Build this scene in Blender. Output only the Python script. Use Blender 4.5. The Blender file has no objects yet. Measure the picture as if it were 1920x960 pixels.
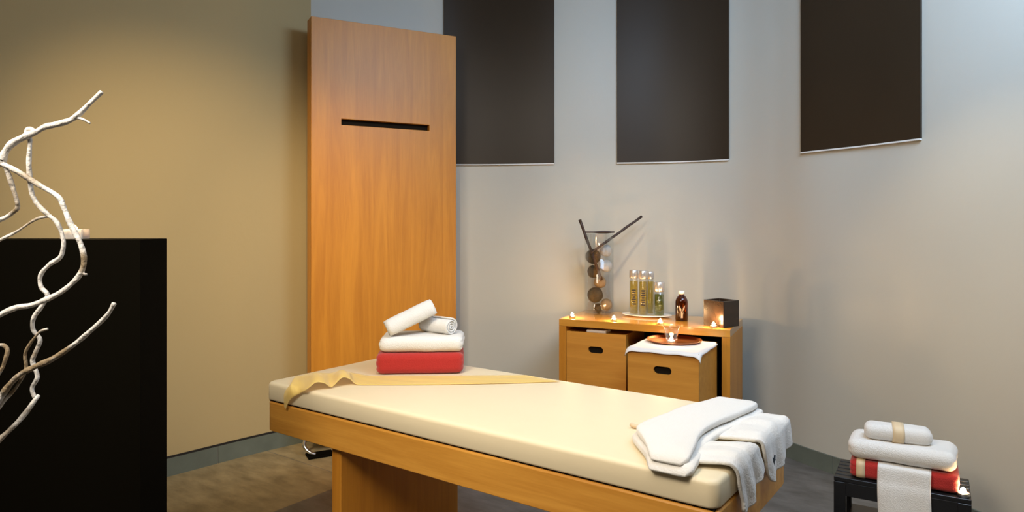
import bpy, bmesh, math, random
from mathutils import Vector, Matrix, noise
random.seed(7)
C = bpy.context.scene.collection
R = math.radians
F = 1288.0; EYE = 1.43; HOR = 420.0      # focal length in pixels, eye height, horizon row (1920x960 frame)

# ------------------------------------------------------------------ camera
cam = bpy.data.objects.new('camera', bpy.data.cameras.new('camera')); C.objects.link(cam)
cam.location = (0, 0, EYE); cam.rotation_euler = (R(90), 0, 0)
cam.data.sensor_width = 36; cam.data.lens = F / 1920 * 36; cam.data.shift_y = -(480 - HOR) / 1920
cam.data.clip_start = 0.02
bpy.context.scene.camera = cam
vs = bpy.context.scene.view_settings
vs.view_transform = 'Standard'; vs.look = 'None'; vs.gamma = 1; vs.use_curve_mapping = False
vs.exposure = 0.68

# ------------------------------------------------------------------ world and lamps
w = bpy.data.worlds.new('world'); bpy.context.scene.world = w; w.use_nodes = True
w.node_tree.nodes['Background'].inputs[0].default_value = (0.5, 0.6, 0.8, 1)
w.node_tree.nodes['Background'].inputs[1].default_value = 0.02

def aim(o, target):
    o.rotation_euler = (Vector(target) - o.location).to_track_quat('-Z', 'Y').to_euler()
def area(name, loc, target, size, power, col, size_y=None, spread=180):
    l = bpy.data.lights.new(name, 'AREA'); l.energy = power; l.color = col; l.size = size
    if size_y: l.shape = 'RECTANGLE'; l.size_y = size_y
    l.spread = R(spread)
    o = bpy.data.objects.new(name, l); C.objects.link(o); o.location = loc; aim(o, target); return o
def spot(name, loc, target, power, col, angle=60, blend=1.0, rad=0.05):
    l = bpy.data.lights.new(name, 'SPOT'); l.energy = power; l.color = col; l.spot_size = R(angle)
    l.spot_blend = blend; l.shadow_soft_size = rad
    o = bpy.data.objects.new(name, l); C.objects.link(o); o.location = loc; aim(o, target); return o
WARM = (1.0, 0.76, 0.45); NEUT = (1.0, 0.90, 0.76); COOL = (0.52, 0.72, 1.0)
area('overhead_fill', (0.0, 0.6, 3.2), (-0.1, 2.6, 0.6), 2.0, 22, NEUT, 1.4)  # broad unseen fill for the ambient level
area('overhead_fill', (-1.3, 0.3, 2.95), (-0.3, 2.6, 0.5), 0.8, 15, NEUT, 0.8, 90)  # fill added to brighten the table front, no fixture behind it
area('daylight', (1.5, 2.0, 3.22), (1.3, 4.7, 1.9), 1.6, 68, COOL, 0.9)
spot('wall_washer', (-1.3, 1.3, 3.1), (-1.75, 4.1, 1.25), 175, WARM, 48)
spot('wall_washer', (-0.5, 2.0, 3.15), (-0.85, 4.4, 1.15), 85, WARM, 46)
spot('downlight', (-0.3, 2.2, 3.2), (0.1, 2.6, 0.7), 58, NEUT, 62)
spot('downlight', (1.2, 2.0, 3.2), (2.15, 3.3, 1.10), 68, WARM, 34)
spot('downlight', (1.3, 1.2, 3.2), (2.3, 2.9, 0.45), 48, WARM, 34)
spot('downlight', (0.35, 3.1, 3.2), (0.7, 4.7, 0.95), 52, WARM, 42)

# ------------------------------------------------------------------ materials
def newmat(name):
    m = bpy.data.materials.new(name); m.use_nodes = True
    nt = m.node_tree; return m, nt, nt.nodes['Principled BSDF']
def srgb(r, g, b):
    f = lambda c: (c/255/12.92) if c/255 <= 0.04045 else ((c/255+0.055)/1.055)**2.4
    return (f(r), f(g), f(b), 1)
def mat(name, col, rough=0.5, metal=0.0, trans=0.0, ior=1.45, bump=0.0, bscale=200, var=0.0, vscale=8, sheen=0.0, spec=0.5, emit=None, estr=0.0, alpha=1.0):
    m, nt, b = newmat(name)
    b.inputs['Base Color'].default_value = col; b.inputs['Roughness'].default_value = rough
    b.inputs['Metallic'].default_value = metal; b.inputs['Transmission Weight'].default_value = trans
    b.inputs['IOR'].default_value = ior; b.inputs['Specular IOR Level'].default_value = spec
    b.inputs['Sheen Weight'].default_value = sheen; b.inputs['Alpha'].default_value = alpha
    if emit: b.inputs['Emission Color'].default_value = emit; b.inputs['Emission Strength'].default_value = estr
    tc = nt.nodes.new('ShaderNodeTexCoord')
    if var:
        n = nt.nodes.new('ShaderNodeTexNoise'); n.inputs['Scale'].default_value = vscale; n.inputs['Detail'].default_value = 6
        nt.links.new(tc.outputs['Object'], n.inputs['Vector'])
        mx = nt.nodes.new('ShaderNodeMix'); mx.data_type = 'RGBA'; mx.blend_type = 'MIX'
        nt.links.new(n.outputs['Fac'], mx.inputs[0])
        mx.inputs[6].default_value = tuple(c*(1-var) for c in col[:3]) + (1,)
        mx.inputs[7].default_value = tuple(min(1, c*(1+var)) for c in col[:3]) + (1,)
        nt.links.new(mx.outputs[2], b.inputs['Base Color'])
    if bump:
        n = nt.nodes.new('ShaderNodeTexNoise'); n.inputs['Scale'].default_value = bscale; n.inputs['Detail'].default_value = 3
        nt.links.new(tc.outputs['Object'], n.inputs['Vector'])
        bp = nt.nodes.new('ShaderNodeBump'); bp.inputs['Strength'].default_value = bump; bp.inputs['Distance'].default_value = 0.01
        nt.links.new(n.outputs['Fac'], bp.inputs['Height']); nt.links.new(bp.outputs['Normal'], b.inputs['Normal'])
    return m
def wood(name, c1, c2, axis='X', rough=0.42, scale=1.0, coat=0.0):
    m, nt, b = newmat(name)
    tc = nt.nodes.new('ShaderNodeTexCoord'); mp = nt.nodes.new('ShaderNodeMapping')
    nt.links.new(tc.outputs['Object'], mp.inputs['Vector'])
    s = [14*scale]*3; s['XYZ'.index(axis)] = 0.9*scale
    mp.inputs['Scale'].default_value = s
    n1 = nt.nodes.new('ShaderNodeTexNoise'); n1.inputs['Scale'].default_value = 1.3; n1.inputs['Detail'].default_value = 5; n1.inputs['Distortion'].default_value = 1.2
    n2 = nt.nodes.new('ShaderNodeTexNoise'); n2.inputs['Scale'].default_value = 11; n2.inputs['Detail'].default_value = 4
    for n in (n1, n2): nt.links.new(mp.outputs['Vector'], n.inputs['Vector'])
    mx = nt.nodes.new('ShaderNodeMath'); mx.operation = 'MULTIPLY_ADD'; mx.inputs[1].default_value = 0.35
    nt.links.new(n2.outputs['Fac'], mx.inputs[0]); nt.links.new(n1.outputs['Fac'], mx.inputs[2])
    rp = nt.nodes.new('ShaderNodeValToRGB'); rp.color_ramp.elements[0].position = 0.42; rp.color_ramp.elements[1].position = 0.92
    rp.color_ramp.elements[0].color = c1; rp.color_ramp.elements[1].color = c2
    nt.links.new(mx.outputs[0], rp.inputs[0]); nt.links.new(rp.outputs['Color'], b.inputs['Base Color'])
    b.inputs['Roughness'].default_value = rough; b.inputs['Coat Weight'].default_value = coat
    bp = nt.nodes.new('ShaderNodeBump'); bp.inputs['Strength'].default_value = 0.05; bp.inputs['Distance'].default_value = 0.004
    nt.links.new(n2.outputs['Fac'], bp.inputs['Height']); nt.links.new(bp.outputs['Normal'], b.inputs['Normal'])
    return m

M = {}
M['wall_tan'] = mat('tan_plaster', (0.435, 0.336, 0.168, 1), 0.8, bump=0.08, bscale=26, var=0.03, vscale=1.5)
M['wall_grey'] = mat('grey_plaster', (0.49, 0.475, 0.415, 1), 0.40, bump=0.10, bscale=14, var=0.03, vscale=2)
M['ceiling'] = mat('ceiling_paint', (0.55, 0.52, 0.47, 1), 0.9)
M['brown_panel'] = mat('brown_lacquer', (0.030, 0.0195, 0.011, 1), 0.38, var=0.12, vscale=3, spec=0.32)
M['edge'] = mat('pale_edge', (0.7, 0.7, 0.68, 1), 0.5)
BE1, BE2 = (0.52, 0.215, 0.026, 1), (0.70, 0.335, 0.055, 1)
M['wood_z'] = wood('beech_vertical', (0.44, 0.165, 0.014, 1), (0.59, 0.245, 0.024, 1), 'Z')
M['wood_x'] = wood('beech_horizontal', BE1, BE2, 'X')
M['wood_cabinet'] = wood('beech_cabinet', BE1, BE2, 'X', 0.22, 1.0, 0.6)
M['wood_crate'] = wood('beech_crate', (0.50, 0.20, 0.020, 1), (0.62, 0.275, 0.036, 1), 'X', 0.55)
M['wood_dark'] = wood('dark_box_wood', (0.018, 0.010, 0.006, 1), (0.045, 0.022, 0.011, 1), 'X', 0.25)
M['black_wood'] = mat('black_lacquered_wood', (0.010, 0.010, 0.011, 1), 0.3, var=0.2)
M['black'] = mat('black_panel', (0.0035, 0.0028, 0.0014, 1), 0.8, spec=0.04)
M['dark'] = mat('painted_shade', (0.012, 0.009, 0.006, 1), 0.9, spec=0.1)  # near-black that paints shade inside openings and gaps
M['mattress'] = mat('cream_vinyl', (0.80, 0.68, 0.46, 1), 0.42, bump=0.02, bscale=60, var=0.02)
M['white_towel'] = mat('white_terry', (0.78, 0.755, 0.71, 1), 0.95, bump=0.35, bscale=260, sheen=0.3, spec=0.1)
M['robe'] = mat('white_robe_cotton', (0.76, 0.73, 0.68, 1), 0.95, bump=0.25, bscale=180, sheen=0.3, spec=0.1)
M['red_towel'] = mat('red_terry', (0.44, 0.030, 0.024, 1), 0.95, bump=0.4, bscale=260, sheen=0.3, spec=0.1)
M['cream_ribbon'] = mat('cream_ribbon', (0.75, 0.58, 0.36, 1), 0.5)
M['cloth'] = mat('white_cloth', (0.84, 0.80, 0.76, 1), 0.85, bump=0.1, bscale=80)
M['chrome'] = mat('chrome', (0.7, 0.7, 0.7, 1), 0.15, metal=1)
M['alu'] = mat('aluminium', (0.75, 0.73, 0.7, 1), 0.3, metal=1)
M['copper'] = mat('copper', (0.55, 0.22, 0.10, 1), 0.22, metal=1, bump=0.03, bscale=40)
def glass(name, col=(1, 1, 1, 1), rough=0.0, ior=1.45): return mat(name, col, rough, trans=1.0, ior=ior)
def thin(name, tint, gloss=(1, 1, 1, 1), facing=0.0):
    m = bpy.data.materials.new(name); m.use_nodes = True; nt = m.node_tree; nt.nodes.clear()
    out = nt.nodes.new('ShaderNodeOutputMaterial'); mixs = nt.nodes.new('ShaderNodeMixShader'); fr = nt.nodes.new('ShaderNodeMath'); lw = nt.nodes.new('ShaderNodeLayerWeight'); lw.inputs[0].default_value = 0.25
    tr_ = nt.nodes.new('ShaderNodeBsdfTransparent'); gl = nt.nodes.new('ShaderNodeBsdfGlossy'); fr.operation = 'MULTIPLY_ADD'; fr.inputs[1].default_value = 0.35; fr.inputs[2].default_value = 0.02; nt.links.new(lw.outputs['Facing'], fr.inputs[0])
    tr_.inputs[0].default_value = tint; gl.inputs[0].default_value = gloss; gl.inputs['Roughness'].default_value = 0.03
    nt.links.new(fr.outputs[0], mixs.inputs[0]); nt.links.new(tr_.outputs[0], mixs.inputs[1]); nt.links.new(gl.outputs[0], mixs.inputs[2])
    nt.links.new(mixs.outputs[0], out.inputs[0]); return m
M['glass'] = thin('clear_glass', (0.95, 0.955, 0.95, 1)); M['oil'] = thin('golden_oil', (0.96, 0.80, 0.30, 1))
M['green_oil'] = thin('green_oil', (0.55, 0.58, 0.12, 1)); M['amber'] = thin('amber_glass', (0.30, 0.11, 0.02, 1))
M['frost'] = mat('frosted_glass', (0.8, 0.78, 0.76, 1), 0.25, trans=0.6)
M['wax'] = mat('wax', (0.9, 0.85, 0.75, 1), 0.5, emit=(1, 0.75, 0.4, 1), estr=0.6)
M['flame'] = mat('flame', (1, 0.8, 0.5, 1), 0.5, emit=(1, 0.78, 0.45, 1), estr=60)
M['cap'] = mat('silver_cap', (0.72, 0.70, 0.68, 1), 0.25, metal=0.8)
M['white_cap'] = mat('white_cap', (0.85, 0.83, 0.8, 1), 0.4)
M['label'] = mat('label_print', (0.018, 0.009, 0.007, 1), 0.6)
M['pale_label'] = mat('pale_label', (0.32, 0.21, 0.13, 1), 0.6)
M['porcelain'] = mat('white_porcelain', (0.85, 0.82, 0.78, 1), 0.2)
M['stick'] = mat('dark_bamboo', (0.035, 0.018, 0.012, 1), 0.45, bump=0.2, bscale=30)
M['ball_dark'] = mat('dark_moss_ball', (0.045, 0.036, 0.022, 1), 0.9, bump=1, bscale=60, var=0.6, vscale=25)
M['ball_pale'] = mat('pale_ball', (0.48, 0.48, 0.49, 1), 0.7, bump=0.8, bscale=50, var=0.3, vscale=20)
M['ball_tan'] = mat('tan_ball', (0.27, 0.185, 0.105, 1), 0.8, bump=0.8, bscale=50, var=0.5, vscale=20)
M['belt'] = mat('cream_belt', (0.66, 0.50, 0.33, 1), 0.9)
M['logo'] = mat('dark_embroidery', (0.02, 0.03, 0.04, 1), 0.9)
M['grout'] = mat('grout', (0.20, 0.19, 0.17, 1), 0.9)
M['slate'] = mat('slate_skirting', (0.125, 0.145, 0.12, 1), 0.55, bump=0.2, bscale=20, var=0.35, vscale=6)
M['shadow_line'] = mat('painted_shadow_line', (0.015, 0.012, 0.01, 1), 0.8)  # colour of the shadow line painted above the left skirting
# organza
m, nt, b = newmat('yellow_organza')
b.inputs['Base Color'].default_value = (1.0, 0.72, 0.20, 1); b.inputs['Roughness'].default_value = 0.45
b.inputs['Alpha'].default_value = 0.62; b.inputs['Sheen Weight'].default_value = 0.3
M['organza'] = m
# painted branch
m = mat('white_painted_bark', (0.80, 0.76, 0.72, 1), 0.6, bump=0.6, bscale=70, var=0.12, vscale=9); M['bark'] = m
for nd in m.node_tree.nodes:
    if nd.type == 'MIX':
        rp_ = m.node_tree.nodes.new('ShaderNodeValToRGB'); rp_.color_ramp.elements[0].position = 0.40; rp_.color_ramp.elements[1].position = 0.50
        src = nd.inputs[0].links[0].from_socket; m.node_tree.links.new(src, rp_.inputs[0]); m.node_tree.links.new(rp_.outputs[0], nd.inputs[0])
        nd.inputs[6].default_value = (0.27, 0.20, 0.12, 1); nd.inputs[7].default_value = (0.70, 0.67, 0.63, 1)
# floor tiles
m, nt, b = newmat('floor_tiles')
tc = nt.nodes.new('ShaderNodeTexCoord'); mp = nt.nodes.new('ShaderNodeMapping'); mp.inputs['Rotation'].default_value = (0, 0, R(35.9))
mp.inputs['Location'].default_value = (2.96, 0.1, 0)
nt.links.new(tc.outputs['Object'], mp.inputs['Vector'])
def brick(c1, c2):
    br = nt.nodes.new('ShaderNodeTexBrick'); br.offset = 0.0; br.squash = 1
    br.inputs['Color1'].default_value = c1; br.inputs['Color2'].default_value = c2; br.inputs['Mortar'].default_value = (0.16, 0.14, 0.11, 1)
    br.inputs['Scale'].default_value = 1; br.inputs['Mortar Size'].default_value = 0.003; br.inputs['Brick Width'].default_value = 0.9; br.inputs['Row Height'].default_value = 0.9
    nt.links.new(mp.outputs['Vector'], br.inputs['Vector']); return br
ba = brick((0.30, 0.235, 0.125, 1), (0.27, 0.21, 0.112, 1)); bb = brick((0.14, 0.13, 0.118, 1), (0.12, 0.112, 0.104, 1))  # brown and grey sets put the light difference into the tile colour
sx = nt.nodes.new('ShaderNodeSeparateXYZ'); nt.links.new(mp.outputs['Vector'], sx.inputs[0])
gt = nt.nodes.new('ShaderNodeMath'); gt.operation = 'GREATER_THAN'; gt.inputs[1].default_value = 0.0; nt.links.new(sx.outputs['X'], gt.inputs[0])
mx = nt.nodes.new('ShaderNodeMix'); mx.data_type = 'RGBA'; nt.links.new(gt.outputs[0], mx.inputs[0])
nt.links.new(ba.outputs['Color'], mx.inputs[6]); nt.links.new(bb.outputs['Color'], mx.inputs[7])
ns = nt.nodes.new('ShaderNodeTexNoise'); ns.inputs['Scale'].default_value = 5; ns.inputs['Detail'].default_value = 8; ns.inputs['Roughness'].default_value = 0.65
mp2 = nt.nodes.new('ShaderNodeMapping'); mp2.inputs['Scale'].default_value = (1.0, 2.4, 1)
nt.links.new(mp.outputs['Vector'], mp2.inputs['Vector']); nt.links.new(mp2.outputs['Vector'], ns.inputs['Vector'])
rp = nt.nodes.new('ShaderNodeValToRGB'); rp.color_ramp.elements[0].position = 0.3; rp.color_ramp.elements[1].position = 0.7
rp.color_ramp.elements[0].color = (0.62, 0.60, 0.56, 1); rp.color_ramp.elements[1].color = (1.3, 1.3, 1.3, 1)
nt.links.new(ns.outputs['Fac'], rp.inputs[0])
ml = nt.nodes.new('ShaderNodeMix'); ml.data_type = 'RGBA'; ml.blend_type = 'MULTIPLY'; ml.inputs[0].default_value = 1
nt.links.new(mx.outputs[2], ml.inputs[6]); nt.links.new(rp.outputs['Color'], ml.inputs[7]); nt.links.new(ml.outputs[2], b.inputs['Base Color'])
bp = nt.nodes.new('ShaderNodeBump'); bp.inputs['Strength'].default_value = 0.15; bp.inputs['Distance'].default_value = 0.01
nt.links.new(ns.outputs['Fac'], bp.inputs['Height']); nt.links.new(bp.outputs['Normal'], b.inputs['Normal'])
b.inputs['Roughness'].default_value = 0.5
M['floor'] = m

# ------------------------------------------------------------------ helpers
def thing(name, label, cat, loc=(0, 0, 0), rotz=0, group=None):
    o = bpy.data.objects.new(name, None); C.objects.link(o); o.empty_display_size = 0.05
    o.location = loc; o.rotation_euler = (0, 0, rotz); o['label'] = label; o['category'] = cat
    if group: o['group'] = group
    return o
def tag(o, label, cat, group=None):
    o['label'] = label; o['category'] = cat
    if group: o['group'] = group
    return o
def obj(name, bm, m, parent=None, smooth=False, loc=None, rot=None, bevel=0, label=None):
    bmesh.ops.recalc_face_normals(bm, faces=bm.faces)
    me = bpy.data.meshes.new(name); bm.to_mesh(me); bm.free()
    for p in me.polygons: p.use_smooth = smooth
    for mm in (m if isinstance(m, (list, tuple)) else [m]): me.materials.append(mm)
    o = bpy.data.objects.new(name, me); C.objects.link(o)
    if parent: o.parent = parent
    if loc: o.location = loc
    if rot: o.rotation_euler = rot
    if bevel:
        bv = o.modifiers.new('bevel', 'BEVEL'); bv.width = bevel; bv.segments = 3; bv.limit_method = 'ANGLE'; bv.angle_limit = R(40)
    if label: o['label'] = label
    return o
def struct(o): o['kind'] = 'structure'; return o
def P(px, py, h):                       # world point seen at a pixel, at height h
    z = F * (EYE - h) / (py - HOR); return Vector(((px - 960) / F * z, z, h))
def Q(px, py, depth):                   # world point seen at a pixel, at a depth
    return Vector(((px - 960) / F * depth, depth, EYE - (py - HOR) / F * depth))
def box(bm, x0, x1, y0, y1, z0, z1, mi=0):
    v = [bm.verts.new(p) for p in ((x0,y0,z0),(x1,y0,z0),(x1,y1,z0),(x0,y1,z0),(x0,y0,z1),(x1,y0,z1),(x1,y1,z1),(x0,y1,z1))]
    for f in ((0,3,2,1),(4,5,6,7),(0,1,5,4),(1,2,6,5),(2,3,7,6),(3,0,4,7)):
        fc = bm.faces.new([v[i] for i in f]); fc.material_index = mi
    return bm
def rbox(w, d, h, r, n=14, amp=0.0, seed=0, sag=0.0, fr=9):       # soft rounded block, base centre at origin
    bm = bmesh.new(); bmesh.ops.create_cube(bm, size=2)
    bmesh.ops.subdivide_edges(bm, edges=bm.edges, cuts=n, use_grid_fill=True)
    hx, hy, hz = w/2, d/2, h/2
    for v in bm.verts:
        p = Vector((v.co.x*hx, v.co.y*hy, v.co.z*hz))
        # push samples towards the edges so that the rounding has points
        p = Vector([math.copysign(hh*min(1, abs(c)/hh)**0.75, c) if hh else c for c, hh in zip(p, (hx, hy, hz))])
        q = Vector([max(-(hh-r), min(hh-r, c)) for c, hh in zip(p, (hx, hy, hz))])
        d_ = p - q
        if d_.length > 1e-6: p = q + d_.normalized()*r
        nn = noise.noise(p*fr + Vector((seed*3.1, seed, 0)))
        if amp: p += (p.normalized())*nn*amp
        if sag and p.z > 0: p.z -= sag*((p.x/hx)**2)
        v.co = p + Vector((0, 0, hz))
    return bm
def revolve(profile, seg=32, bm=None, cap=True):        # profile of (r, z)
    bm = bm or bmesh.new(); rings = []
    for r, z in profile:
        if r < 1e-6: rings.append([bm.verts.new((0, 0, z))]); continue
        rings.append([bm.verts.new((r*math.cos(2*math.pi*k/seg), r*math.sin(2*math.pi*k/seg), z)) for k in range(seg)])
    for a, b_ in zip(rings, rings[1:]):
        for k in range(seg):
            k2 = (k+1) % seg
            if len(a) == 1 and len(b_) == 1: continue
            if len(a) == 1: bm.faces.new((a[0], b_[k], b_[k2]))
            elif len(b_) == 1: bm.faces.new((a[k], a[k2], b_[0]))
            else: bm.faces.new((a[k], a[k2], b_[k2], b_[k]))
    return bm
def catmull(pts, sub=8):
    out = []; n = len(pts)
    for i in range(n-1):
        p0, p1, p2, p3 = pts[max(0, i-1)], pts[i], pts[i+1], pts[min(n-1, i+2)]
        for k in range(sub):
            t = k/sub
            out.append(tuple(0.5*((2*b_) + (-a+c)*t + (2*a-5*b_+4*c-d)*t*t + (-a+3*b_-3*c+d)*t**3) for a, b_, c, d in zip(p0, p1, p2, p3)))
    out.append(tuple(pts[-1])); return out
def tube(bm, pts, seg=8):               # pts of (x, y, z, r)
    rings = []; up = Vector((0.13, 0.97, 0.2)).normalized()
    for i, p in enumerate(pts):
        a = Vector(pts[max(0, i-1)][:3]); b_ = Vector(pts[min(len(pts)-1, i+1)][:3]); t = (b_-a).normalized()
        n1 = t.cross(up).normalized(); n2 = t.cross(n1).normalized()
        rings.append([bm.verts.new(Vector(p[:3]) + p[3]*(math.cos(2*math.pi*k/seg)*n1 + math.sin(2*math.pi*k/seg)*n2)) for k in range(seg)])
    for a, b_ in zip(rings, rings[1:]):
        for k in range(seg): bm.faces.new((a[k], a[(k+1) % seg], b_[(k+1) % seg], b_[k]))
    bm.faces.new(rings[0]); bm.faces.new(list(reversed(rings[-1])))
    return bm
def grid(fn, nu, nv, bm=None):          # surface from fn(s, t)
    bm = bm or bmesh.new(); g = [[bm.verts.new(fn(i/nu, j/nv)) for j in range(nv+1)] for i in range(nu+1)]
    for i in range(nu):
        for j in range(nv): bm.faces.new((g[i][j], g[i+1][j], g[i+1][j+1], g[i][j+1]))
    return bm
def solid(o, t, off=1.0, sub=0):
    s = o.modifiers.new('thickness', 'SOLIDIFY'); s.thickness = t; s.offset = off
    if sub:
        q = o.modifiers.new('smooth', 'SUBSURF'); q.levels = sub; q.render_levels = sub
    return o
def hole_plate(outer, inner, t, to3):   # plate with a hole: 2-D loops, to3(a, b, depth)
    bm = bmesh.new(); es = []
    for loop in (outer, inner):
        vs_ = [bm.verts.new(to3(a, b_, 0)) for a, b_ in loop]
        es += [bm.edges.new((vs_[i], vs_[(i+1) % len(vs_)])) for i in range(len(vs_))]
    bmesh.ops.triangle_fill(bm, edges=es, use_beauty=True)
    d = Vector(to3(0, 0, t)) - Vector(to3(0, 0, 0))
    r = bmesh.ops.extrude_face_region(bm, geom=list(bm.faces))
    for e in r['geom']:
        if isinstance(e, bmesh.types.BMVert): e.co += d
    return bm

# ------------------------------------------------------------------ room shell
WALL = [(-4.0,1.62),(-3.2,2.51),(-2.47,3.32),(-1.95,3.90),(-1.5,4.39),(-1.05,4.73),(-0.4,4.95),(0.3,4.87),(0.737,4.82),(1.12,4.735),(1.449,4.56),(1.63,4.34),(1.76,4.08),(1.93,3.77),(2.075,3.42),(2.25,2.95),(2.42,2.4),(2.5,1.8)]
CV = [Vector((x, y, 0)) for x, y in catmull(WALL, 10)]
def normal_at(i):                       # points into the room
    t = (CV[min(len(CV)-1, i+1)] - CV[max(0, i-1)]).normalized(); return Vector((t.y, -t.x, 0))
NV = [normal_at(i) for i in range(len(CV))]
CEIL = 3.3
def strip(i0, i1, off0, off1, z0, z1, bm=None, mi=0):   # slab following the wall between two inward offsets
    bm = bm or bmesh.new(); rows = []
    for i in range(i0, i1+1):
        a = CV[i] + NV[i]*off1; b_ = CV[i] + NV[i]*off0
        rows.append([bm.verts.new((a.x, a.y, z0)), bm.verts.new((a.x, a.y, z1)), bm.verts.new((b_.x, b_.y, z1)), bm.verts.new((b_.x, b_.y, z0))])
    for r0, r1 in zip(rows, rows[1:]):
        for k in range(4):
            f = bm.faces.new((r0[k], r1[k], r1[(k+1) % 4], r0[(k+1) % 4])); f.material_index = mi; f.smooth = True
    for r_ in (rows[0], rows[-1]):
        f = bm.faces.new(r_); f.material_index = mi
    for e in bm.edges:
        v0, v1 = e.verts
        if e.is_manifold and e.calc_face_angle(0) > 0.6: e.smooth = False
    return bm
def obj_keep(name, bm, m, parent=None):
    bmesh.ops.recalc_face_normals(bm, faces=bm.faces)
    me = bpy.data.meshes.new(name)
    for e in bm.edges:
        if e.is_manifold and e.calc_face_angle(0) > 0.6: e.smooth = False
    for f in bm.faces: f.smooth = True
    bm.to_mesh(me); bm.free()
    for mm in (m if isinstance(m, (list, tuple)) else [m]): me.materials.append(mm)
    o = bpy.data.objects.new(name, me); C.objects.link(o)
    if parent: o.parent = parent
    return o
seam = min(range(len(CV)), key=lambda i: abs(CV[i].x/CV[i].y + 0.29))
struct(obj_keep('wall_left', strip(0, seam, -0.15, 0, 0, CEIL), M['wall_tan']))
struct(obj_keep('wall_back', strip(seam, len(CV)-1, -0.15, 0, 0, CEIL), M['wall_grey']))
bm = bmesh.new(); box(bm, 2.5, 2.65, -2.0, 1.8, 0, CEIL); struct(obj('wall_right', bm, M['wall_grey']))
bm = bmesh.new(); box(bm, -4.15, -4.0, -2.0, 1.62, 0, CEIL); struct(obj('wall_side', bm, M['wall_tan']))
bm = bmesh.new(); box(bm, -4.15, 2.65, -2.15, -2.0, 0, CEIL); struct(obj('wall_front', bm, M['wall_grey']))
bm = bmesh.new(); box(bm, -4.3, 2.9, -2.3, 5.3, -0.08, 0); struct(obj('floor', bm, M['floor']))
bm = bmesh.new(); box(bm, -4.3, 2.9, -2.3, 5.3, CEIL, CEIL+0.08); struct(obj('ceiling', bm, M['ceiling']))
# skirting tiles
arc = [0.0]
for a, b_ in zip(CV, CV[1:]): arc.append(arc[-1] + (b_-a).length)
def skirting(name, i0, i1, cap):  # cap adds the painted shadow line along the top
    bm = strip(i0, i1, 0.0, 0.007, 0, 0.098, mi=1)
    cuts = [i0] + [i for i in range(i0+1, i1) if int((arc[i]-0.18)/0.62) != int((arc[i-1]-0.18)/0.62)] + [i1]
    for a, b_ in zip(cuts, cuts[1:]):
        if b_ - a < 1: continue
        tb = bmesh.new(); strip(a, b_, 0.0, 0.012, 0, 0.1, tb, 0)
        # shrink the last column by a joint's width
        for e, s in ((a, 1), (b_, -1)):
            pt = CV[e]; q = CV[e+s]; d = (q-pt).normalized()*0.003
            for v in tb.verts:
                if (Vector((v.co.x, v.co.y, 0)) - pt).length < 0.0125: v.co += d
        me = bpy.data.meshes.new('t'); tb.to_mesh(me); tb.free(); bm.from_mesh(me); bpy.data.meshes.remove(me)
    if cap: strip(i0, i1, 0.0, 0.004, 0.1, 0.112, bm, 2)  # thin black strip paints a shadow line along the top
    return struct(obj_keep(name, bm, [M['slate'], M['grout'], M['shadow_line']]))
skirting('baseboard_left', 0, seam, True)
skirting('baseboard_back', seam, len(CV)-1, False)

# dark hangings on the curved wall
def idx(px, lo=0): 
    r = (px-960)/F
    return min(range(lo, len(CV)), key=lambda i: abs(CV[i].x/CV[i].y - r))
# a finer curve for the panels
CVF = [Vector((x, y, 0)) for x, y in catmull(WALL, 60)]
def wall_panel(px0, px1, h, label):
    i0 = min(range(len(CVF)), key=lambda i: abs(CVF[i].x/CVF[i].y - (px0-960)/F))
    i1 = min(range(len(CVF)), key=lambda i: abs(CVF[i].x/CVF[i].y - (px1-960)/F))
    n = 24; pts = []
    for k in range(n+1):
        i = round(i0 + (i1-i0)*k/n); t = (CVF[i+1]-CVF[i-1]).normalized(); pts.append((CVF[i], Vector((t.y, -t.x, 0))))
    c = pts[n//2][0]
    t = thing('wall_panel', label, 'wall panel', (c.x, c.y, h), 0, 'dark brown wall panels')
    def mk(z0, z1, o0, o1, sel):
        bm = bmesh.new(); rows = []
        for p, nn in sel:
            a = p + nn*o1 - c; b_ = p + nn*o0 - c
            rows.append([bm.verts.new((a.x, a.y, z0)), bm.verts.new((a.x, a.y, z1)), bm.verts.new((b_.x, b_.y, z1)), bm.verts.new((b_.x, b_.y, z0))])
        for r0, r1 in zip(rows, rows[1:]):
            for k in range(4): bm.faces.new((r0[k], r1[k], r1[(k+1) % 4], r0[(k+1) % 4]))
        bm.faces.new(rows[0]); bm.faces.new(rows[-1]); return bm
    obj_keep('board', mk(0.004, CEIL-0.01-h, 0.001, 0.016, pts), M['brown_panel'], t)
    e = obj_keep('edge_strip', mk(-0.004, 0.004, 0.001, 0.018, pts), M['edge'], t); e['label'] = 'pale lower edge strip'
    return t
wall_panel(833, 1040, 1.856, 'dark brown wall panel partly hidden by the tall wooden screen')
wall_panel(1157, 1368, 1.856, 'middle dark brown wall panel, above the oil bottles')
wall_panel(1505, 1728, 1.856, 'rightmost dark brown wall panel with a slanting bottom edge')

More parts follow.
